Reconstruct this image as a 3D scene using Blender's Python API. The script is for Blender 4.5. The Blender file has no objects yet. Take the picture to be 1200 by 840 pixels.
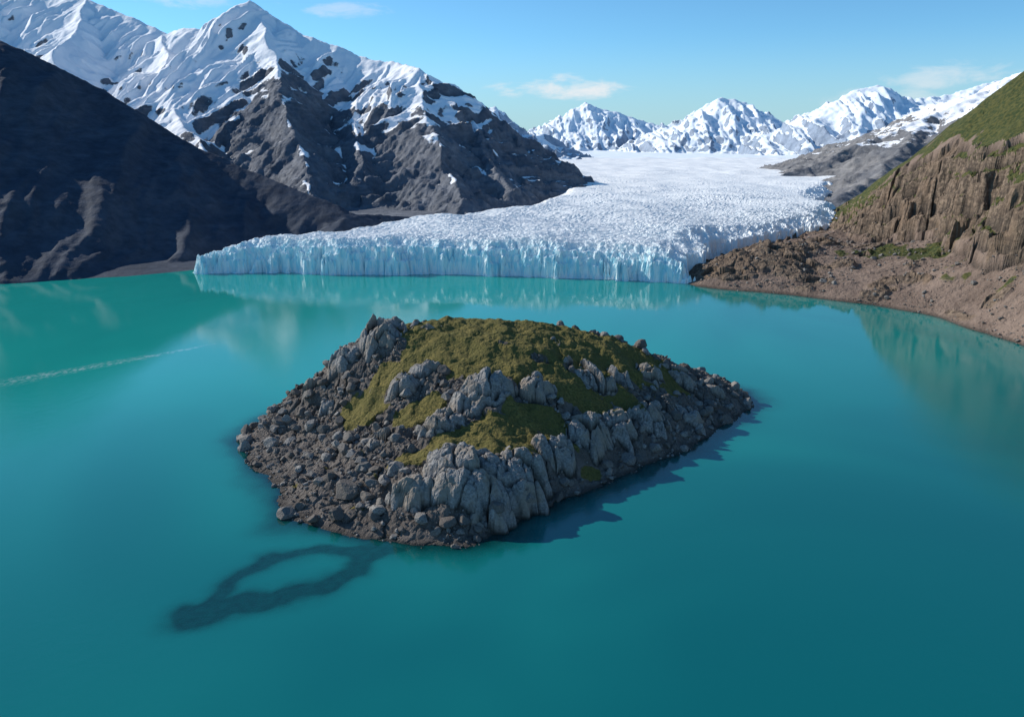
import bpy, math, numpy as np
from mathutils import Vector
np.random.seed(7)
sc=bpy.context.scene
# ------------------------------------------------------------------ noise
def hsh(ix,iy,seed):
    h=(ix*374761393+iy*668265263+seed*1274126177)&0xffffffff
    h=((h^(h>>13))*1274126177)&0xffffffff
    h=h^(h>>16)
    return h/4294967296.0
def perlin(x,y,seed=0):
    xi=np.floor(x).astype(np.int64); yi=np.floor(y).astype(np.int64)
    xf=x-xi; yf=y-yi
    u=xf*xf*xf*(xf*(xf*6-15)+10); v=yf*yf*yf*(yf*(yf*6-15)+10)
    def g(a,b):
        t=hsh(xi+a,yi+b,seed)*6.2831853
        return np.cos(t)*(xf-a)+np.sin(t)*(yf-b)
    return 1.5*((g(0,0)*(1-u)+g(1,0)*u)*(1-v)+(g(0,1)*(1-u)+g(1,1)*u)*v)
def fbm(x,y,o=5,seed=0,gain=.5):
    s=0;a=1;f=1
    for i in range(o):
        s=s+a*perlin(x*f+i*17.3,y*f-i*9.1,seed+i); a*=gain; f*=2.03
    return s
def ridged(x,y,o=5,seed=0,gain=.5):
    s=0;a=1;f=1;w=1
    for i in range(o):
        n=1-np.abs(perlin(x*f+i*11.7,y*f+i*5.3,seed+i)); n=n*n
        s=s+a*n*w; w=np.clip(n*1.6,0,1); a*=gain; f*=2.07
    return s
def voro(x,y,seed=0):
    xi=np.floor(x).astype(np.int64); yi=np.floor(y).astype(np.int64)
    b1=np.full(x.shape,9.);b2=np.full(x.shape,9.);v=np.zeros(x.shape);dx=np.zeros(x.shape);dy=np.zeros(x.shape);t1=np.zeros(x.shape);t2=np.zeros(x.shape)
    for a in(-1,0,1):
        for b in(-1,0,1):
            cx=xi+a;cy=yi+b
            px=cx+.1+.8*hsh(cx,cy,seed);py=cy+.1+.8*hsh(cx,cy,seed+5)
            ex=x-px;ey=y-py;d=np.sqrt(ex*ex+ey*ey)
            m=d<b1
            b2=np.where(m,b1,np.minimum(b2,d)); b1=np.where(m,d,b1)
            v=np.where(m,hsh(cx,cy,seed+9),v)
            t1=np.where(m,hsh(cx,cy,seed+13)-.5,t1);t2=np.where(m,hsh(cx,cy,seed+17)-.5,t2)
            dx=np.where(m,ex,dx);dy=np.where(m,ey,dy)
    return b1,b2,v,(t1*dx+t2*dy)*2
def facets(x,y,sc_,seed,tilt=1.0,crk=.25):
    wx=x+.25*sc_*fbm(x/sc_*.8,y/sc_*.8,2,seed+40); wy=y+.25*sc_*fbm(x/sc_*.8+9,y/sc_*.8,2,seed+50)
    b1,b2,v,t=voro(wx/sc_,wy/sc_,seed)
    crack=np.clip((b2-b1)*5,0,1)
    return (v-.5)+tilt*t-crk*(1-crack)
def sst(a,b,x):
    t=np.clip((x-a)/(b-a),0,1); return t*t*(3-2*t)
def blur(a,n):
    for _ in range(n):
        p=np.pad(a,1,mode='edge')
        a=(a+p[:-2,1:-1]+p[2:,1:-1]+p[1:-1,:-2]+p[1:-1,2:])/5
    return a
def slopeof(X,Y,Z,n):
    Zb=blur(Z,n)
    gy,gx=np.gradient(Zb);gx=gx/np.gradient(X,axis=1);gy=gy/np.gradient(Y,axis=0)
    return np.sqrt(gx*gx+gy*gy),gx,gy
# ------------------------------------------------------------------ helpers
def tps(pts):
    P=np.array(pts,float); n=len(P)
    def U(r2): return np.where(r2>0,r2*np.log(r2+1e-9),0)*.5
    s=100.
    xy=P[:,:2]/s
    K=U(((xy[:,None]-xy[None])**2).sum(-1))+np.eye(n)*.003
    A=np.zeros((n+3,n+3));A[:n,:n]=K;A[:n,n]=1;A[:n,n+1:]=xy;A[n,:n]=1;A[n+1:,:n]=xy.T
    w=np.linalg.solve(A,np.r_[P[:,2],0,0,0])
    def f(X,Y):
        X=X/s;Y=Y/s
        r=w[n]+w[n+1]*X+w[n+2]*Y
        for i in range(n): r=r+w[i]*U((X-xy[i,0])**2+(Y-xy[i,1])**2)
        return r
    return f
def pldist(X,Y,pl):
    best=np.full(X.shape,1e9);sg=np.ones(X.shape)
    for (ax,ay),(bx,by) in zip(pl[:-1],pl[1:]):
        ux=bx-ax;uy=by-ay;L2=ux*ux+uy*uy
        t=np.clip(((X-ax)*ux+(Y-ay)*uy)/L2,0,1)
        ex=X-ax-t*ux;ey=Y-ay-t*uy;d=np.sqrt(ex*ex+ey*ey)
        s=np.where(ux*(Y-ay)-uy*(X-ax)<0,1.,-1.)
        m=d<best-1e-9
        sg=np.where(m,s,sg);best=np.where(m,d,best)
    return best,sg
def polysd(X,Y,poly):
    pl=list(poly)+[poly[0]]
    d,_=pldist(X,Y,pl)
    ins=np.zeros(X.shape,bool)
    for (ax,ay),(bx,by) in zip(pl[:-1],pl[1:]):
        c=((ay>Y)!=(by>Y))&(X<(bx-ax)*(Y-ay)/((by-ay)+1e-12)+ax)
        ins^=c
    return np.where(ins,d,-d)
def ridgeland(X,Y,ridges,gul,lam,seed,warp=.3):
    H=np.full(X.shape,-1e4)
    wx=X+lam*warp*fbm(X/lam/2,Y/lam/2,3,seed+70); wy=Y+lam*warp*fbm(X/lam/2+31,Y/lam/2,3,seed+80)
    off=0
    for pts,k in ridges:
        for (ax,ay,az),(bx,by,bz) in zip(pts[:-1],pts[1:]):
            ux=bx-ax;uy=by-ay;L=math.hypot(ux,uy)
            tu=((wx-ax)*ux+(wy-ay)*uy)/(L*L);t=np.clip(tu,0,1)
            d=np.hypot(wx-ax-t*ux,wy-ay-t*uy)
            s=tu*L+off; off+=L
            zr=az+(bz-az)*t
            side=np.where(ux*(wy-ay)-uy*(wx-ax)<0,0.,57.)
            g=ridged(s/lam+side,d/(lam*4)+side,3,seed,.55)-1.0
            fall=k*d*(1-.28*np.clip(d/(3.2*np.maximum(zr,40)),0,1))
            H=np.maximum(H,zr-fall+gul*g*np.clip(d/(lam*.9),0,1))
    return H
def grid_obj(name,X,Y,Z,mat,attrs={},smooth=True):
    ny,nx=X.shape
    me=bpy.data.meshes.new(name)
    co=np.stack([X,Y,Z],-1).reshape(-1,3).astype(np.float32)
    idx=np.arange(nx*ny).reshape(ny,nx)
    q=np.stack([idx[:-1,:-1],idx[:-1,1:],idx[1:,1:],idx[1:,:-1]],-1).reshape(-1,4).astype(np.int32)
    me.vertices.add(len(co));me.vertices.foreach_set('co',co.ravel())
    me.loops.add(q.size);me.loops.foreach_set('vertex_index',q.ravel())
    me.polygons.add(len(q));me.polygons.foreach_set('loop_start',np.arange(0,q.size,4,dtype=np.int32))
    me.polygons.foreach_set('loop_total',np.full(len(q),4,np.int32))
    me.update(calc_edges=True)
    me.polygons.foreach_set('use_smooth',np.full(len(q),smooth))
    for k,v in attrs.items():
        a=me.attributes.new(k,'FLOAT','POINT');a.data.foreach_set('value',v.ravel().astype(np.float32))
    me.materials.append(mat)
    ob=bpy.data.objects.new(name,me);sc.collection.objects.link(ob);return ob
def mesh_obj(name,V,F,mat,smooth=False):
    me=bpy.data.meshes.new(name);F=F.astype(np.int32)
    me.vertices.add(len(V));me.vertices.foreach_set('co',V.astype(np.float32).ravel())
    n=F.shape[1]
    me.loops.add(F.size);me.loops.foreach_set('vertex_index',F.ravel())
    me.polygons.add(len(F));me.polygons.foreach_set('loop_start',np.arange(0,F.size,n,dtype=np.int32))
    me.polygons.foreach_set('loop_total',np.full(len(F),n,np.int32))
    me.update(calc_edges=True)
    me.polygons.foreach_set('use_smooth',np.full(len(F),smooth))
    me.materials.append(mat)
    ob=bpy.data.objects.new(name,me);sc.collection.objects.link(ob);return ob
# ------------------------------------------------------------------ node helpers
class NT:
    def __init__(s,tree): s.t=tree;s.n=tree.nodes;s.l=tree.links;s.n.clear()
    def set(s,sock,v):
        if isinstance(v,bpy.types.NodeSocket): s.l.new(v,sock)
        elif v is not None: sock.default_value=v
    def new(s,ty,**kw):
        n=s.n.new(ty)
        for k,v in kw.items(): setattr(n,k,v)
        return n
    def math(s,op,a,b=None,c=None,clamp=False):
        n=s.new('ShaderNodeMath',operation=op,use_clamp=clamp)
        s.set(n.inputs[0],a);s.set(n.inputs[1],b)
        if c is not None:s.set(n.inputs[2],c)
        return n.outputs[0]
    def mix(s,f,a,b,mode='MIX'):
        n=s.new('ShaderNodeMix',data_type='RGBA',blend_type=mode)
        s.set(n.inputs[0],f)
        for i,v in((6,a),(7,b)):
            s.set(n.inputs[i],v if isinstance(v,bpy.types.NodeSocket) else (*v,1))
        return n.outputs[2]
    def noise(s,vec,scale,detail=5,rough=.55,dist=0.,lac=2.):
        n=s.new('ShaderNodeTexNoise');s.set(n.inputs['Vector'],vec)
        n.inputs['Scale'].default_value=scale;n.inputs['Detail'].default_value=detail
        n.inputs['Roughness'].default_value=rough;n.inputs['Distortion'].default_value=dist
        return n.outputs[0]
    def vor(s,vec,scale,feature='F1'):
        n=s.new('ShaderNodeTexVoronoi',feature=feature);s.set(n.inputs['Vector'],vec);n.inputs['Scale'].default_value=scale
        return n
    def ss(s,x,a,b,lo=0.,hi=1.):
        n=s.new('ShaderNodeMapRange',interpolation_type='SMOOTHSTEP')
        s.set(n.inputs[0],x);n.inputs[1].default_value=a;n.inputs[2].default_value=b;n.inputs[3].default_value=lo;n.inputs[4].default_value=hi
        return n.outputs[0]
    def attr(s,name):
        n=s.new('ShaderNodeAttribute',attribute_name=name);return n.outputs['Fac']
    def pos(s):
        g=s.new('ShaderNodeNewGeometry')
        return g.outputs['Position'],g.outputs['Normal']
    def xyz(s,v):
        n=s.new('ShaderNodeSeparateXYZ');s.set(n.inputs[0],v);return n.outputs
    def mapv(s,v,sc_):
        n=s.new('ShaderNodeMapping');s.set(n.inputs[0],v);n.inputs['Scale'].default_value=sc_;return n.outputs[0]
    def bump(s,h,strength,dist):
        n=s.new('ShaderNodeBump');n.inputs['Strength'].default_value=strength;n.inputs['Distance'].default_value=dist;s.set(n.inputs['Height'],h)
        return n.outputs[0]
    def out(s,col,rough=.9,normal=None,spec=.2):
        b=s.new('ShaderNodeBsdfPrincipled');s.set(b.inputs['Base Color'],col);s.set(b.inputs['Roughness'],rough)
        b.inputs['Specular IOR Level'].default_value=spec
        if normal is not None:s.set(b.inputs['Normal'],normal)
        o=s.new('ShaderNodeOutputMaterial');s.l.new(b.outputs[0],o.inputs[0]);return b
def newmat(name):
    m=bpy.data.materials.new(name);m.use_nodes=True;return m,NT(m.node_tree)

def mountain_mat(name,rock1,rock2,scale,snowcol=(.90,.91,.93),bumpd=6.,rag=1.):
    m,N=newmat(name);P,Nn=N.pos()
    n1=N.noise(P,scale,4,.62);n2=N.noise(P,scale*7,5,.68);n3=N.noise(N.mapv(P,(1,1,5)),scale*3,4,.6)
    col=N.mix(N.ss(n1,.35,.65),rock1,rock2)
    col=N.mix(N.ss(n2,.35,.7,0,.55),col,tuple(c*.5 for c in rock1))
    col=N.mix(N.ss(n3,.5,.75,0,.4),col,tuple(min(1,c*1.5) for c in rock2))
    f=N.math('ADD',N.attr('snow'),N.math('MULTIPLY',N.math('SUBTRACT',n2,.5),1.5*rag))
    f=N.math('ADD',f,N.math('MULTIPLY',N.math('SUBTRACT',n3,.5),.9*rag))
    f=N.ss(f,.40,.60)
    col=N.mix(f,col,snowcol)
    nrm=N.bump(N.math('MULTIPLY',N.math('ADD',n2,n1),N.math('MULTIPLY_ADD',f,-.75,1.)),.9,bumpd)
    N.out(col,.85,nrm,.15);return m
def snowfield(X,Y,H,line,spread,thr,k,n,strata=0.):
    sl,gx,gy=slopeof(X,Y,H,n)
    s=.5+(H-line)/spread+(thr-sl)*k+.45*fbm(X/90,Y/90,4,900)
    cv=blur(H,6)-H
    s=s+np.clip(cv*.06,-.5,.4)
    if strata: s=s+strata*np.sin(H/6.5+2.5*fbm(X/80,Y/80,3,905))
    return np.clip(s,-1,2)

# ------------------------------------------------------------------ ISLAND
shore=[(-95,263),(-82,237.6),(-70,220),(-63.5,200.5),(-50,194.5),(-37.8,188.3),(-28.6,185),(-12,186),(-2.3,195.4),(9.6,205.8),(25.9,223.2),(44.2,240),(57.8,252.5),(78.5,276),(97.7,304.4),(100,318),(85,333),(50,346),(5,350),(-40,336),(-75,310),(-94,285)]
cp=[(-50,285,33),(-25.6,290,36),(6.7,300,33),(33,300,28.5),(50.6,305,21.5),(67.6,305,13),(84.6,305,7),(-62,280,26),(-74.6,280,15),(-85,275,7.5),(-48,255,16),(-37,255,21.5),(-11.7,262,29.5),(-21,235,16.5),(-10.7,240,20),(-2.7,245,24.5),(0,232,16),(-12,212,13),(-26.6,210,11),(-11.6,202,8.5),(4.9,212,9.5),(-9,193,2.5),(22,245,14),(37,280,22),(24,270,24),(47,262,10.5),(-50,218,5.5),(-60,245,6.5),(-73,262,6),(-34.5,200,3.5),(74,290,4.5),(0,322,18),(-40,315,16),(50,328,11)]
f_isl=tps(cp+[(a,b,0) for a,b in shore])
crags=[(-47,280,9,9,.2,5.5),(-59,277,7,6,.5,4.),(-69,272,6,5,0,3),(-33,256,10,5,.5,5),(-20,231,9,5,.7,5),(-9,243,12,6,.5,6),(7,249,7,5,.2,4.),(26,266,11,5,-.2,4.),(38,273,5,5,0,4),(50,284,6,5,.2,3),(64,297,8,5,0,3.5),(78,299,6,4,0,2.5),
 (-13,206,14,11,.1,6.5),(-27,203,7,7,.3,4),(2,211,8,8,.2,5.5),(23,240,9,7,.4,5.5),(35,249,7,6,.2,5),(46,259,8,6,.4,4.5),(-30,284,7,5,.1,2.5),(-54,243,5,3,.3,2.5),(12,226,7,5,.5,4),(62,272,7,5,.5,3),(-42,232,5,3,.4,2),(-5,197,6,4,.3,3),(-62,262,4,3,.5,2),(17,280,5,3,.3,1.5)]
spit=[[(-30,188),(-38,184),(-50,183.5),(-61,179),(-66.5,169),(-68,160),(-70,153)],[(-30,188),(-36,180),(-38.5,174),(-45,166),(-54.7,162),(-62,158.5),(-70,153)],[(-58,161),(-64,158),(-71,154)],[(-28,190),(-36,183)]]
def blobf(X,Y,cx,cy,rx,ry,rot=0):
    c,s=math.cos(rot),math.sin(rot);a=(c*(X-cx)+s*(Y-cy))/rx;b=(-s*(X-cx)+c*(Y-cy))/ry
    return np.clip(1.25-(a*a+b*b),0,1)
gblobs=[(-15,290,34,20),(15,285,36,22),(44,290,24,14),(-42,257,11,9,.6),(-50,252,8,9),(-22,270,19,12),(-8,260,17,11),(-14,222,14,6,.25),(-1,227,13,8),(14,256,18,9),(20,229,9,5),(38,262,12,5),(-30,241,10,6,.5),(-26,217,10,5,.2),(8,237,12,6),(58,291,12,7),(-3,219,10,6),(30,253,8,5)]
def island_height(X,Y):
    w=5.
    wx=X+w*fbm(X/22,Y/22,4,3)*.55; wy=Y+w*fbm(X/22+7,Y/22,4,8)*.55
    sd=polysd(wx,wy,shore)
    base=np.maximum(f_isl(X,Y),.0)
    ins=sst(0,9,sd)
    G=np.zeros(X.shape)
    for b in gblobs: G=np.maximum(G,blobf(X,Y,*b))
    Gm=sst(.2,.6,G+.3*fbm(X/6,Y/6,3,44))
    shw=5.5+3*fbm(X/18,Y/18,3,12)
    z=np.where(sd>0,base*(.25+.75*ins)+np.minimum(sd*.22,.9),np.where(sd>-shw,sd*.22,-shw*.22+(sd+shw)*.4))
    rough=sst(-3,4,sd)
    z=z+rough*(1.4*fbm(X/11,Y/11,3,21)+(1-.75*Gm)*(.5*fbm(X/3,Y/3,4,24,.55)+1.2*(ridged(X/14,Y/14,4,33)-1.)))*np.clip(.35+z/14,.3,1)
    z=z+rough*(1-.85*Gm)*(1.2*facets(X,Y,5,60,1.2,.4)+.35*facets(X,Y,1.7,61))*np.clip(.4+z/20,.3,1)
    crag=np.zeros(X.shape)
    fc=3.1*facets(X,Y,7.8,71,1.2,.6)+1.0*facets(X,Y,3.4,72,1.1,.4)+.25*facets(X,Y,1.1,73)+.7*fbm(X/4,Y/4,3,74)
    for cx,cy,rx,ry,rot,h in crags:
        c,s=math.cos(rot),math.sin(rot)
        qx=X+1.8*perlin(X/4,Y/4,5)-cx; qy=Y+1.8*perlin(X/4,Y/4+8,6)-cy
        a=(c*qx+s*qy)/rx;b=(-s*qx+c*qy)/ry
        r2=a*a+b*b
        b0=float(f_isl(np.array([cx*1.]),np.array([cy*1.]))[0])
        zc=b0*.5+base*.5+h*(1-r2**2.)-0.3+fc*.8
        m=r2<1.35
        over=np.where(m,zc-z,-1)
        crag=np.maximum(crag,sst(-.1,.5,over))
        z=np.where(m,np.maximum(z,zc),z)
    sx=X+1.6*fbm(X/11,Y/11,3,93);sy=Y+1.6*fbm(X/11+4,Y/11,3,94)
    depth=np.minimum(np.minimum(pldist(sx,sy,spit[0])[0]+.8,pldist(sx,sy,spit[1])[0]),np.minimum(pldist(sx,sy,spit[2])[0]-1.2,pldist(sx,sy,spit[3])[0]-2.))
    wid=2.4+1.1*perlin(X/9,Y/9,90)
    zs=-.42-np.maximum(depth-wid,0)*.7+.14*fbm(X/2.,Y/2.,3,91)
    z=np.maximum(z,np.where(depth<14,zs,-99))
    z=np.maximum(z,-6)
    return z,crag,G
xs=np.linspace(-118,118,800)
ys=140+222*(np.linspace(0,1,640)**1.12)
IX,IY=np.meshgrid(xs,ys)
IZ,IC,G=island_height(IX,IY)
slope,_,_=slopeof(IX,IY,IZ,10)
G=G+.38*fbm(IX/6,IY/6,5,44)
grass=sst(.22,.47,G)*(1-sst(.9,1.5,slope))*(1-.95*IC)
grass=np.maximum(grass,.9*IC*(1-sst(.4,.7,slope))*sst(.2,.5,G)*sst(-.15,.25,fbm(IX/5,IY/5,3,46)))
IZ=IZ+grass*(.10*fbm(IX/1.2,IY/1.2,3,95)+.25*fbm(IX/4,IY/4,3,96))
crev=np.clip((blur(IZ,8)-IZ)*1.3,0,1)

m_is,N=newmat('island_ground');P,Nn=N.pos();z=N.xyz(P)[2]
n1=N.noise(P,.12,4,.6);n2=N.noise(P,1.3,5,.68);n3=N.noise(P,5.,3,.6);v1=N.vor(P,1.1)
scree=N.mix(N.ss(n1,.35,.65),(.095,.078,.067),(.175,.148,.128))
scree=N.mix(N.ss(n3,.4,.7,0,.6),scree,(.27,.235,.205))
rock=N.mix(N.ss(n2,.3,.7),(.18,.175,.17),(.41,.385,.36))
rock=N.mix(N.ss(n1,.42,.62,0,.75),rock,(.32,.26,.20))
rock=N.mix(N.ss(n3,.55,.75,0,.6),rock,(.11,.107,.105))
col=N.mix(N.ss(N.attr('crag'),.1,.6),scree,rock)
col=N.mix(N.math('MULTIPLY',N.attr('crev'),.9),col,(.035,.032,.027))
gcol=N.mix(N.ss(n2,.35,.65),(.080,.080,.020),(.26,.205,.055))
gcol=N.mix(N.ss(n1,.4,.6,0,.6),gcol,(.12,.115,.028))
gcol=N.mix(N.ss(n3,.45,.65,0,.65),gcol,(.165,.115,.055))
ga=N.ss(N.math('ADD',N.attr('grass'),N.math('MULTIPLY',N.math('SUBTRACT',n3,.5),1.1)),.35,.6)
col=N.mix(ga,col,gcol)
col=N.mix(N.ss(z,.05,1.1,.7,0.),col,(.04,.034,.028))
hh=N.math('ADD',N.math('MULTIPLY',n2,1.),N.math('MULTIPLY',n3,.4))
hh=N.math('ADD',hh,N.math('MULTIPLY',v1.outputs['Distance'],-.35))
N.out(col,.9,N.bump(hh,.9,.8),.2)
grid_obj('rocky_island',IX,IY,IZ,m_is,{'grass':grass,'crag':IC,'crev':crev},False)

# boulders ----------------------------------------------------------
import bmesh
def ico(sub):
    bm=bmesh.new();bmesh.ops.create_icosphere(bm,subdivisions=sub,radius=1);bm.verts.ensure_lookup_table()
    V=np.array([v.co[:] for v in bm.verts]);F=np.array([[v.index for v in f.verts] for f in bm.faces]);bm.free();return V,F
def rockproto(sub,seed):
    r=np.random.RandomState(seed);V,F=ico(sub);V=V.copy()
    for k in range(13):
        n=r.normal(size=3);n/=np.linalg.norm(n);c=r.uniform(.5,.85)
        V-=np.maximum(V@n-c,0)[:,None]*n
    V*=1+(.05 if sub<3 else .012)*r.normal(size=(len(V),1))
    return V*np.array([1,r.uniform(.65,.95),r.uniform(.55,.85)]),F
small=[rockproto(2,i) for i in range(14)];big=[rockproto(4,100+i) for i in range(8)]
def lookup(X,Y,Z,px,py):
    ix=np.clip(np.searchsorted(X[0],px),1,X.shape[1]-1);iy=np.clip(np.searchsorted(Y[:,0],py),1,Y.shape[0]-1)
    return Z[iy,ix]
def scatter(name,px,py,pz,size,protos,mat):
    Vs=[];Fs=[];o=0
    for i in range(len(px)):
        V,F=protos[np.random.randint(len(protos))]
        a=np.random.rand()*6.283;b=np.random.normal()*.35
        ca,sa,cb,sb=math.cos(a),math.sin(a),math.cos(b),math.sin(b)
        R=np.array([[ca,-sa,0],[sa,ca,0],[0,0,1]])@np.array([[cb,0,sb],[0,1,0],[-sb,0,cb]])
        Vs.append(V@R.T*size[i]+np.array([px[i],py[i],pz[i]+.2*size[i]]));Fs.append(F+o);o+=len(V)
    return mesh_obj(name,np.concatenate(Vs),np.concatenate(Fs),mat)
m_bo,N=newmat('boulder_rock');P,_=N.pos();n1=N.noise(P,.25,3,.6);n2=N.noise(P,2.2,5,.65)
pv=N.new('ShaderNodeNewGeometry').outputs['Random Per Island']
col=N.mix(N.ss(n2,.3,.7),(.14,.13,.12),(.36,.335,.305));col=N.mix(N.ss(pv,0,1,0,.8),col,(.095,.078,.066));col=N.mix(N.ss(n1,.5,.7,0,.3),col,(.27,.225,.175))
N.out(col,.9,N.bump(n2,.8,.4),.2)
n=20000
px=np.random.uniform(-100,100,n);py=np.random.uniform(182,345,n)
pz=lookup(IX,IY,IZ,px,py);pc=lookup(IX,IY,IC,px,py);pg=lookup(IX,IY,grass,px,py)
clump=fbm(px/10,py/10,3,77)
keep=(pz>-.12)&(pc<.3)&(pg<.25)&(clump>-.3)
px,py,pz=px[keep],py[keep],pz[keep]
size=.2+.32*np.random.pareto(1.9,len(px));size=np.clip(size,.2,3.2)
px,py,pz,size=px[:6500],py[:6500],pz[:6500],size[:6500]
scatter('island_scree_rocks',px,py,pz,size,small,m_bo)
hb=np.array([(-47,208,4.0),(-37,197,2.2),(-13,193,2.8),(-24,193,2.6),(-4,195,2.4),(-56,214,2.2),(-60,206,1.8),(-34,212,3.0),(-42,201,2.),(5,204,2.4),(-64,236,2.5),(-52,232,3.4),(16,219,2.2),(-20,190,1.8),(-9,189.5,1.5),(30,233,2),(-75,252,2.8),(-80,262,2.4),(-30,222,2.),(-45,221,2.2),(52,252,1.8),(66,266,1.8),(88,300,2.),(84,292,1.6),(-31,190,1.5),(-60,222,2.4),(-22,250,2.0),(60,300,2.5),(52,300,2.4),(70,301,2.),(-49,226,3.0),(-68,255,3.),(-57,251,2.6),(-66,226,2.),(-70,243,2.4),(-55,262,3.),(-62,246,2.6),(-40,215,2.2)])
scatter('island_boulders',hb[:,0],hb[:,1],lookup(IX,IY,IZ,hb[:,0],hb[:,1]),hb[:,2],big,m_bo)

# ------------------------------------------------------------------ LEFT DARK MOUNTAIN
A=[([(-1300,760,430),(-900,820,330),(-700,860,265),(-541,900,207),(-450,920,158),(-380,920,113),(-292,900,72),(-162,850,32)],.71),
   ([(-162,850,31),(-90,930,22),(-20,1000,18)],.4)]
X,Y=np.meshgrid(np.linspace(-1300,20,600),np.linspace(400,1150,380))
H=ridgeland(X,Y,A,7,60,200,.12)+1.5*fbm(X/60,Y/60,5,210)+.6*(ridged(X/18,Y/18,3,215)-1)
ashore=[(-1500,480),(-700,545),(-480,572),(-376,588),(-300,615),(-262,645),(-222,700),(-180,748),(-98,885),(-10,985),(40,1200)]
d,s=pldist(X,Y,ashore);sdA=-d*s
H=np.minimum(H,-1.5+(sdA+7*fbm(X/40,Y/40,4,220))*.66+1.*fbm(X/14,Y/14,4,221))
H=np.maximum(H,-1.+.12*np.minimum(sdA,60))
H=np.where(sdA<0,np.minimum(H,sdA*.4-.5),H)
H=np.maximum(H,-12)
m_A=mountain_mat('slope_rock_shade_haze_tint',(.042,.056,.084),(.070,.082,.108),.012,bumpd=1.6)  # blue haze and the slope's shade put into the rock colours
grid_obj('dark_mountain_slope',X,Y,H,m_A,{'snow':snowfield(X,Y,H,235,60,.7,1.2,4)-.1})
# ------------------------------------------------------------------ BIG SNOWY MOUNTAIN
B=[([(-1500,2100,520),(-1182,2000,462),(-941,1900,409),(-720,1800,326),(-600,1740,330),(-514,1700,376),(-460,1680,335),(-388,1650,300),(-242,1600,247),(-167,1500,234),(-91,1480,172),(0,1450,93),(93,1425,30)],.74),
   ([(-514,1700,368),(-420,1500,255),(-371,1350,182),(-306,1180,88),(-242,1010,34)],.85),
   ([(-167,1500,230),(-138,1350,153),(-96,1150,77),(-64,1020,36)],.8),
   ([(-242,1600,247),(-270,1400,150),(-220,1200,70)],.8),
   ([(-720,1800,326),(-633,1500,203),(-477,1250,112),(-400,1120,60)],.72),
   ([(-941,1900,409),(-860,1600,260),(-760,1350,150)],.72),
   ([(-91,1480,170),(-40,1300,90),(0,1150,38)],.75),
   ([(-1182,2000,462),(-1120,1700,330),(-1050,1450,240),(-900,1250,150)],.72)]
X,Y=np.meshgrid(np.linspace(-1500,190,780),np.linspace(930,2150,520))
H=ridgeland(X,Y,B,20,70,300,.2)+5*fbm(X/90,Y/90,4,310)
sb=snowfield(X,Y,H,132,120,.78,1.5,5,.32)+.5*sst(-350,-600,X)-.75*blobf(X,Y,-380,1370,85,170)-.25*blobf(X,Y,-110,1200,120,150)+.45*fbm(X/30,Y/30,4,330)
bare=1-sst(.3,1.1,sb)
H=H+(.35+.65*bare)*(4.5*(ridged(X/38,Y/38,5,315,.58)-1)+2.6*facets(X,Y,22,320)*bare+1.3*facets(X,Y,9,321)*bare+1.5*fbm(X/20,Y/20,4,322))
H=np.maximum(H,16)
m_B=mountain_mat('snowy_mountain_rock',(.115,.13,.16),(.19,.20,.225),.010,bumpd=6,rag=.85)
grid_obj('snowy_mountain',X,Y,H,m_B,{'snow':sb})

# ------------------------------------------------------------------ DISTANT RANGE
D=[([(-264,3300,300),(-132,3200,255),(0,3150,140),(132,3100,50)],.6),
   ([(-200,5600,150),(142,5500,170),(312,5500,276),(482,5500,370),(624,5500,325),(794,5500,280),(992,5500,220),(1134,5500,147)],.6),
   ([(482,5500,342),(430,5150,150),(400,4800,80)],.6),([(794,5500,241),(760,5200,120)],.6),
   ([(841,4800,154),(1064,4800,270),(1213,4800,365),(1336,4800,340),(1485,4800,236),(1658,4800,178)],.56),
   ([(1213,4800,358),(1150,4450,170),(1080,4100,70)],.6),([(1336,4800,330),(1400,4400,130)],.6),
   ([(1296,4200,152),(1512,4200,232),(1728,4200,370),(1858,4200,392),(1987,4200,320),(2203,4200,345),(2592,4200,450),(3100,4100,570)],.58),
   ([(1728,4200,365),(1620,3850,190),(1480,3500,80)],.6),([(1987,4200,315),(1900,3800,140)],.6),([(2203,4200,335),(2000,3600,150)],.6)]
X,Y=np.meshgrid(np.linspace(-700,3400,660),np.linspace(2500,5900,400))
H=ridgeland(X,Y,D,36,120,400,.15)+8*fbm(X/130,Y/130,5,410)+8*(ridged(X/80,Y/80,4,415,.55)-1)+2*facets(X,Y,60,420)
H=np.maximum(H,38+(Y-2500)*.012+2*fbm(X/120,Y/120,4,430))
m_D=mountain_mat('distant_mountain_haze_tint',(.28,.35,.45),(.35,.41,.50),.005,bumpd=6,snowcol=(.84,.90,.96),rag=.7)  # aerial haze painted as blue into the rock and snow colours
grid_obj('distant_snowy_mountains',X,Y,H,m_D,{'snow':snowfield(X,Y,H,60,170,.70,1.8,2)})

# ------------------------------------------------------------------ RIGHT MIDDLE HILLSIDE
E=[([(543,1700,31),(746,1800,95),(938,1900,158),(1216,2000,272),(1575,2100,385),(2000,2150,460)],.5),
   ([(938,1900,155),(680,1480,65),(470,1160,26)],.45),([(1216,2000,265),(900,1500,130),(600,1100,60),(480,960,30)],.5),
   ([(1575,2100,365),(1200,1500,230),(900,1150,140)],.5)]
X,Y=np.meshgrid(np.linspace(330,2100,480),np.linspace(850,2300,380))
H=ridgeland(X,Y,E,14,60,500,.25)+5*fbm(X/60,Y/60,5,510)+3*(ridged(X/30,Y/30,4,515)-1)
H=np.maximum(H,14)
m_E=mountain_mat('grey_hillside_rock',(.16,.165,.18),(.26,.25,.245),.01,bumpd=5)
grid_obj('grey_hillside',X,Y,H,m_E,{'snow':snowfield(X,Y,H,140,90,.5,1.2,4)+.25*sst(1500,1900,Y)})

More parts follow.
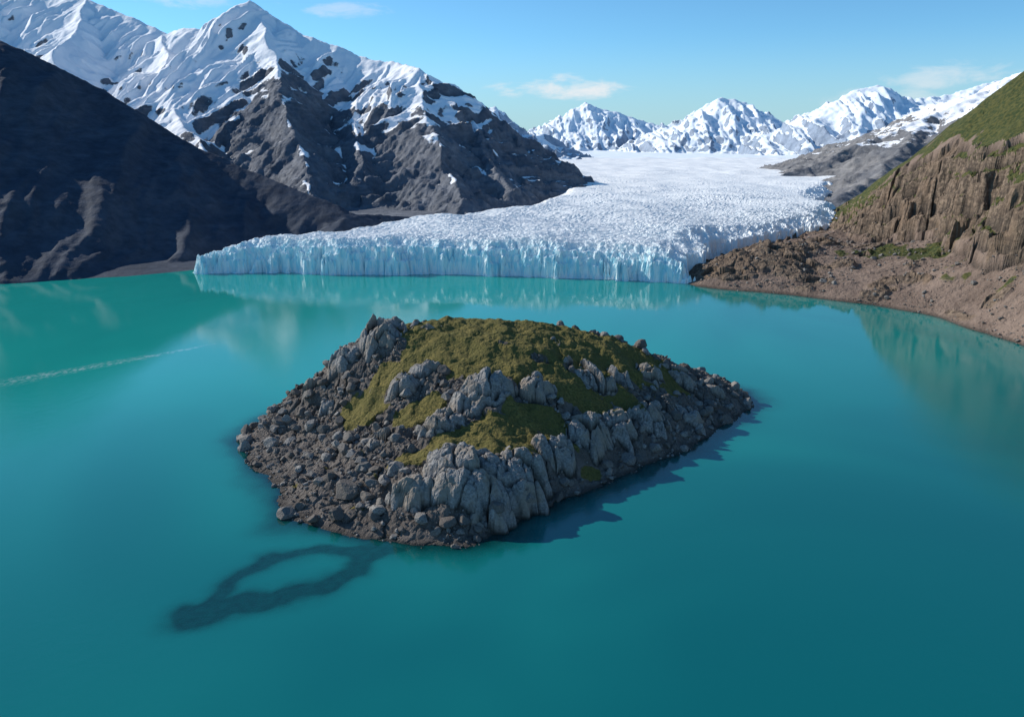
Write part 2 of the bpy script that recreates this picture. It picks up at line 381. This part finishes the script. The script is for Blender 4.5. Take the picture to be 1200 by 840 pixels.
# ------------------------------------------------------------------ RIGHT ROCKY HILL WITH CLIFF
fshore=[(131,591),(179,551),(224,514),(256,468),(259,428),(264,399),(275,330),(290,250),(300,150)]
fL=tps([(a,b,0) for a,b in fshore]+[(100,560,-13),(150,520,-13),(195,485,-13),(225,440,-13),(228,400,-14),(235,330,-13),(245,250,-13),(255,150,-13),
 (308,480,40),(320,600,32),(309,690,19),(304,400,34),(318,330,34),(340,250,38),(345,150,38),(192,640,19),(150,618,10),(235,670,21),(165,612,14),(257,600,19),(280,520,20),(286,440,21),(327,813,18),(300,760,20),(200,700,8),(350,900,16),(150,680,-8),(140,640,-2),(420,1000,15)])
fU=tps([(311,500,95),(321,615,84),(313,710,60),(330,780,42),(367,600,128),(394,650,152),(378,720,112),(364,760,84),(351,800,60),(400,500,135),(330,400,88),(360,400,105),(350,300,90),(350,150,80),(450,550,185),(520,650,205),(470,750,140),(450,850,90),(420,950,50),(500,1000,60),(560,400,220),(600,850,130),(640,1000,90),(700,600,240),(700,300,240),(360,870,30)])
cl=[(345,100),(330,200),(320,300),(312,400),(310,485),(318,550),(322,610),(312,695),(320,765),(340,840),(380,960)]
xs=np.r_[np.linspace(95,420,540),np.linspace(421,720,90)];ys=np.r_[np.linspace(140,380,80),np.linspace(381,760,480),np.linspace(762,1050,110)]
X,Y=np.meshgrid(xs,ys)
L=fL(X,Y);U=fU(X,Y);d,s=pldist(X,Y,cl);sd=d*s
big_n=13*fbm(X/55,Y/55,3,600)+6*facets(X,Y,24,601,1.)
sdn=sd+big_n
w=sst(-7,9,sdn)
w2=0
for i,(o,wt) in enumerate([(-13,.14),(-7,.2),(-1,.22),(5,.2),(11,.14),(18,.10)]):
    w2=w2+wt*sst(-1.3,1.9,sdn-o+7*fbm(X/22,Y/22,4,700+10*i))
H=L*(1-w2)+np.maximum(U,L)*w2
land=sst(-3,5,H)
H=H+land*(2.2*fbm(X/40,Y/40,5,610)+.8*(ridged(X/26,Y/26,5,615)-1))
cliffm=np.clip(1.4-np.abs(sdn-3)/14,0,1)
H=H+cliffm*(3.5*facets(X,Y,11,620,1.3)+1.2*facets(X,Y,4.5,621))
kn=sst(.1,.5,fbm(X/32,Y/32,3,630)+1.1*np.exp(-((X-185)**2+(Y-620)**2)/50**2)-.05)*land*(sd<0)
H=H+kn*(1.+3.0*facets(X,Y,13,640,1.5)+.8*facets(X,Y,5,641,1.2))*sst(0,8,H)
H=H+.35*facets(X,Y,2.5,650)*land
H=H-(1-w)*land*(1-kn)*1.*ridged(Y/14+X/60,X/70,3,660)*sst(3,15,H)
H=np.maximum(H,-12)
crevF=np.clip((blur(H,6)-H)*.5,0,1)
slF,_,_=slopeof(X,Y,H,5)
gn=fbm(X/45,Y/45,4,670)
green=1.2*sst(2,10,sdn)*sst(-.5,-.1,gn+.25)+.9*sst(-.15,.12,fbm(X/50+5,Y/50,4,671))*(sd<-4)*sst(12,22,H)*(X>250)*(Y<620)
green=green+.9*cliffm*(1-sst(1.1,1.9,slF))*sst(-.3,.1,gn)
green=np.clip(green,0,1)
rockm=np.clip(cliffm*1.3+kn*.8,0,1)
m_F,N=newmat('right_hill_rock');P,Nn=N.pos();z=N.xyz(P)[2];nz=N.xyz(Nn)[2]
n1=N.noise(P,.03,4,.6);n2=N.noise(P,.35,5,.68);n3=N.noise(P,1.6,4,.6)
n4=N.noise(N.mapv(P,(.15,.15,1.)),.35,4,.6)
scree=N.mix(N.ss(n1,.35,.65),(.15,.103,.078),(.245,.175,.135));scree=N.mix(N.ss(n3,.4,.75,0,.6),scree,(.33,.26,.21))
rock=N.mix(N.ss(n2,.35,.65),(.09,.066,.05),(.28,.205,.145));rock=N.mix(N.ss(n1,.45,.65,0,.6),rock,(.215,.145,.095));rock=N.mix(N.ss(n4,.5,.62,0,.5),rock,(.08,.058,.045))
col=N.mix(N.ss(N.attr('rock'),.3,.7),scree,rock)
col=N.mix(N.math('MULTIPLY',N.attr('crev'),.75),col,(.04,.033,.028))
g=N.ss(N.math('ADD',N.math('MULTIPLY',N.attr('green'),N.ss(nz,.2,.55)),N.math('MULTIPLY',N.math('SUBTRACT',n2,.5),.9)),.35,.65)
col=N.mix(g,col,N.mix(N.ss(n2,.4,.6),(.038,.055,.018),(.105,.10,.03)))
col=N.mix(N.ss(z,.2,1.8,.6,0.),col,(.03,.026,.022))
N.out(col,.9,N.bump(N.math('ADD',n2,N.math('MULTIPLY',n3,.4)),.9,1.6),.2)
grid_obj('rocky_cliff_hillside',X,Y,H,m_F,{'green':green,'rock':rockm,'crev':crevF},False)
FX,FY,FH=X,Y,H
n=9000;px=np.random.uniform(120,330,n);py=np.random.uniform(380,760,n);pz=lookup(FX,FY,FH,px,py)
k=(pz>-.5)&(pz<45)&(fbm(px/20,py/20,3,680)>0);px,py,pz=px[k][:2200],py[k][:2200],pz[k][:2200]
size=np.clip(.35+.45*np.random.pareto(2.6,len(px)),.35,3.)
scatter('hillside_boulders',px,py,pz,size,small,m_bo)

# ------------------------------------------------------------------ GLACIER
front=[(-420,690),(-259,640),(-200,640),(-130,628),(-67,634),(0,622),(65,608),(131,591)]
leftm=[(-259,640),(-215,700),(-172,745),(-90,880),(0,980),(60,1200),(95,1425),(70,1800),(-100,2600),(-200,3200)]
rightm=[(131,591),(178,690),(255,760),(335,830),(405,980),(450,1200),(720,1700),(1150,2400),(1500,3200)]
ny=700;nx=900
tv=np.linspace(0,1,ny)
yy=np.where(tv<.35,580+tv/.35*110,690+2300*((tv-.35)/.65)**1.9+ (tv-.35)*150)
hw=np.interp(yy,[580,700,1000,2000,3100],[420,440,470,760,1150])
cxx=np.interp(yy,[580,700,1000,2000,3100],[-40,-10,130,400,640])
U_=np.linspace(-1,1,nx)
X=cxx[:,None]+hw[:,None]*U_[None];Y=np.repeat(yy[:,None],nx,1)
df,sf=pldist(X,Y,front);dfs=-df*sf
dl,sl=pldist(X,Y,leftm);dl=dl*sl
dr,sr=pldist(X,Y,rightm);dr=-dr*sr
fa=3.6*facets(X,Y*.35,9,700)+1.8*facets(X,Y*.4,3.4,701)
col_n=fa+9*fbm(X/45,Y/45,3,702)
dfn=dfs+col_n
cliff=.42*sst(0,2.,dfn)+.2*sst(2.5,4.5,dfn+2.5*fbm(X/7,Y/7,3,703))+.16*sst(5.5,8,dfn+4*fbm(X/9,Y/9,3,704))+.22*sst(9,22,dfn)
side=np.minimum(dl+4*fbm(X/20,Y/20,4,705),dr+8*fbm(X/20,Y/20,4,706)+fa)
sidef=.7*sst(-1,5,side)+.3*sst(3,30,side)
top=27+np.clip((Y-620)/900,0,10)*9+4*fbm(X/130,Y/130,3,710)
near=1/(1+((Y-600)/600)**2)
wx=X+6*fbm(X/40,Y/40,3,720);wy=Y+6*fbm(X/40,Y/40,3,721)+.0006*(X-60)**2
b1,b2,v,t=voro(wx/6.,wy/3.8,722);c1,c2,v2,t2=voro(wx/2.8,wy/2.,723)
ser=1.7*(v-.4)+1.1*t+1.1*(v2-.5)-1.2*(1-np.clip((b2-b1)*3,0,1))-.6*(1-np.clip((c2-c1)*3,0,1))
amp=(.5+.5*sst(-.3,.5,fbm(X/70,Y/70,3,724)))*(.08+.9*near)*(.75+.7*(1-sst(8,50,dfs)))
crevg=ridged(wx/60,wy/14,3,725)
Z=top*cliff*sidef+ser*amp*sst(.1,.5,cliff)*sst(0,6,side)-2.2*amp*np.clip(crevg-1.2,0,1)
inside=(dfn>-1)&(side>-2)
Z=np.where(inside,Z,-8)
cav=np.clip((1-np.clip((b2-b1)*3,0,1))*.7+(1-np.clip((c2-c1)*3,0,1))*.3+.6*np.clip(crevg-1.25,0,1),0,1)*near
wallm=(1-sst(8,22,dfs+col_n*.5))*1.
m_G,N=newmat('glacier_ice');P,Nn=N.pos()
n1=N.noise(P,.02,4,.55);n2=N.noise(P,.5,5,.65);n3=N.noise(N.mapv(P,(.35,.35,.06)),1.,5,.6)
c=N.mix(N.ss(n2,.35,.65),(.93,.93,.92),(.99,.975,.94))
c=N.mix(N.math('MULTIPLY',N.attr('cav'),.3),c,(.45,.72,.80))
c=N.mix(N.math('MULTIPLY',N.attr('wall'),N.ss(n3,.42,.64,.05,.8)),c,(.32,.72,.82))
c=N.mix(N.ss(n1,.55,.8,0,.15),c,(.68,.72,.74))
b=N.out(c,.6,N.bump(N.math('ADD',n2,n3),.8,.9),.35)
grid_obj('glacier',X,Y,Z,m_G,{'cav':cav,'wall':wallm},False)

# ------------------------------------------------------------------ WATER (opaque with rock flour, clears only over shallows)
m_W,N=newmat('glacial_lake_water');P,Nn=N.pos();o=N.xyz(P);x,y=o[0],o[1]
nl=N.noise(N.mapv(P,(1,.7,1)),.005,3,.55,.8)
# rock flour is densest towards the ice front; left painted lighter as sun glitter
fl_glitter=N.math('ADD',N.math('MULTIPLY',N.ss(y,120,400),.62),N.math('MULTIPLY',N.ss(x,160,-120),.30))
fl_glitter=N.math('ADD',fl_glitter,N.math('MULTIPLY',N.math('SUBTRACT',nl,.5),1.2))
c=N.mix(N.ss(fl_glitter,0.,1.),(.002,.120,.130),(.014,.31,.265))
lx=N.math('ADD',x,190.);ly=N.math('SUBTRACT',y,365.)
al=N.math('ADD',N.math('MULTIPLY',lx,.68),N.math('MULTIPLY',ly,.73))
ac=N.math('ADD',N.math('MULTIPLY',lx,-.73),N.math('MULTIPLY',ly,.68))
ac=N.math('ADD',ac,N.math('MULTIPLY',N.math('SUBTRACT',N.noise(P,.03,3),.5),14.))
wd=N.ss(al,-60,60,9.,2.)
fm=N.math('SUBTRACT',1.,N.math('DIVIDE',N.math('ABSOLUTE',ac),wd),clamp=True)
fm=N.math('MULTIPLY',fm,N.ss(N.math('ABSOLUTE',al),30,62,1,0))
fm=N.math('MULTIPLY',fm,N.ss(N.noise(N.mapv(P,(1,.5,1)),.5,4,.8),.42,.66,0,.6))
c=N.mix(N.math('MULTIPLY',fm,1.),c,(.55,.66,.66))
dif=N.new('ShaderNodeBsdfDiffuse');N.set(dif.inputs[0],c)
tr=N.new('ShaderNodeBsdfTransparent');tr.inputs[0].default_value=(.62,.92,.95,1)
mx=N.new('ShaderNodeMixShader');N.set(mx.inputs[0],N.attr('clear'));N.l.new(dif.outputs[0],mx.inputs[1]);N.l.new(tr.outputs[0],mx.inputs[2])
w1=N.noise(P,.30,2,.6,.3);w2=N.noise(P,2.2,2,.6)
wp=N.ss(N.noise(N.mapv(P,(1,.5,1)),.012,3),.4,.65,.25,1.)
# more wind ripple in the foreground left, calm in front of the ice
wp=N.math('MULTIPLY',wp,N.ss(y,480,200,.45,1.1))
bh=N.math('MULTIPLY',N.math('ADD',N.math('MULTIPLY',w1,.05),N.math('MULTIPLY',w2,.028)),wp)
bn=N.bump(bh,1.,1.)
gl=N.new('ShaderNodeBsdfGlossy');gl.inputs['Roughness'].default_value=.045;gl.inputs[0].default_value=(1,1,1,1);N.l.new(bn,gl.inputs['Normal'])
fr=N.new('ShaderNodeFresnel');fr.inputs[0].default_value=1.36;N.l.new(bn,fr.inputs['Normal'])
m2=N.new('ShaderNodeMixShader');N.l.new(fr.outputs[0],m2.inputs[0]);N.l.new(mx.outputs[0],m2.inputs[1]);N.l.new(gl.outputs[0],m2.inputs[2])
o=N.new('ShaderNodeOutputMaterial');N.l.new(m2.outputs[0],o.inputs[0])
xw=np.r_[np.linspace(-1400,-130,20),np.linspace(-118,118,440),np.linspace(122,330,90),np.linspace(360,1400,12)]
yw=np.r_[np.linspace(-900,130,12),np.linspace(140,362,420),np.linspace(366,700,120),np.linspace(720,900,4)]
WX,WY=np.meshgrid(xw,yw)
def bilin(X,Y,Z,px,py,out):
    xa=X[0];ya=Y[:,0]
    ix=np.clip(np.searchsorted(xa,px)-1,0,len(xa)-2);iy=np.clip(np.searchsorted(ya,py)-1,0,len(ya)-2)
    tx=(px-xa[ix])/(xa[ix+1]-xa[ix]);ty=(py-ya[iy])/(ya[iy+1]-ya[iy])
    r=(Z[iy,ix]*(1-tx)+Z[iy,ix+1]*tx)*(1-ty)+(Z[iy+1,ix]*(1-tx)+Z[iy+1,ix+1]*tx)*ty
    ok=(px>=xa[0])&(px<=xa[-1])&(py>=ya[0])&(py<=ya[-1])
    return np.where(ok,r,out)
WD=np.maximum(bilin(IX,IY,IZ,WX,WY,-20),bilin(FX,FY,FH,WX,WY,-20))
clear=np.exp(-np.clip(-WD,0,20)/1.25);clear=np.clip((clear-.02)/.98,0,1)*.95
grid_obj('lake_water',WX,WY,np.zeros(WX.shape),m_W,{'clear':clear})
def sheet(name,x0,x1,y0,y1,z,mat):
    X,Y=np.meshgrid(np.linspace(x0,x1,3),np.linspace(y0,y1,3));return grid_obj(name,X,Y,np.full(X.shape,float(z)),mat)
m_gr,N=newmat('valley_ground');P,_=N.pos();N.out(N.mix(N.noise(P,.003,6),(.10,.09,.08),(.18,.17,.15)),.95)
sheet('ground',-30000,30000,-30000,30000,-16,m_gr)

# ------------------------------------------------------------------ LIGHT / SKY
AZ,EL=-64,30
S=Vector((math.sin(math.radians(AZ))*math.cos(math.radians(EL)),math.cos(math.radians(AZ))*math.cos(math.radians(EL)),math.sin(math.radians(EL))))
ld=bpy.data.lights.new('sun','SUN');ld.energy=5;ld.angle=math.radians(.5);ld.color=(1,.95,.86)
lo=bpy.data.objects.new('sun',ld);lo.rotation_euler=S.to_track_quat('Z','Y').to_euler();lo.location=S*500;sc.collection.objects.link(lo)
W=bpy.data.worlds.new('World');sc.world=W;W.use_nodes=True;N=NT(W.node_tree)
sky=N.new('ShaderNodeTexSky',sky_type='NISHITA');sky.sun_disc=False;sky.sun_elevation=math.radians(EL);sky.sun_rotation=math.radians(AZ%360)
sky.altitude=1500;sky.air_density=1.0;sky.dust_density=0.;sky.ozone_density=3.
tc=N.new('ShaderNodeTexCoord').outputs['Generated'];o=N.xyz(tc)
tx=N.math('DIVIDE',o[0],o[1]);tz=N.math('DIVIDE',o[2],o[1])
cn=N.noise(N.mapv(tc,(1,1,3)),18,7,.62,.3)
tot=None
for a,b,w,h,k in[(.066,.063,.085,.017,.9),(.085,.060,.05,.013,1.),(.04,.066,.04,.012,.9),(.537,.078,.11,.02,.55),(.46,.052,.10,.014,.5),(-.194,.150,.05,.010,.4),(-.375,.165,.10,.014,.5)]:
    ex=N.math('POWER',N.math('ABSOLUTE',N.math('DIVIDE',N.math('SUBTRACT',tx,a),w)),2.)
    ez=N.math('POWER',N.math('ABSOLUTE',N.math('DIVIDE',N.math('SUBTRACT',tz,b),h)),2.)
    e=N.math('SUBTRACT',.9,N.math('ADD',ex,ez))
    e=N.math('ADD',e,N.math('MULTIPLY',N.math('SUBTRACT',cn,.5),5.))
    e=N.math('MULTIPLY',N.ss(e,0.,1.5),k)
    e=N.math('MULTIPLY',e,N.ss(N.math('ADD',ex,ez),.8,2.0,1.,0.))
    tot=e if tot is None else N.math('MAXIMUM',tot,e)
skc=N.mix(1.,sky.outputs[0],(.66,1.06,1.20),'MULTIPLY')
skc=N.mix(N.ss(o[2],.0,.13,.8,.0),skc,(3.3,4.8,5.5))
c=N.mix(N.math('MULTIPLY',tot,.9),skc,(6.8,7.,7.2))
bg=N.new('ShaderNodeBackground');N.l.new(c,bg.inputs[0]);bg.inputs[1].default_value=.125
ow=N.new('ShaderNodeOutputWorld');N.l.new(bg.outputs[0],ow.inputs[0])
sc.view_settings.view_transform='Standard';sc.view_settings.look='None';sc.view_settings.exposure=0
# ------------------------------------------------------------------ CAMERA
cd=bpy.data.cameras.new('camera');cd.lens=28;cd.sensor_width=36;cd.clip_end=60000;cd.clip_start=1
co=bpy.data.objects.new('camera',cd);co.location=(0,0,100);co.rotation_euler=(math.radians(75),0,0);sc.collection.objects.link(co);sc.camera=co
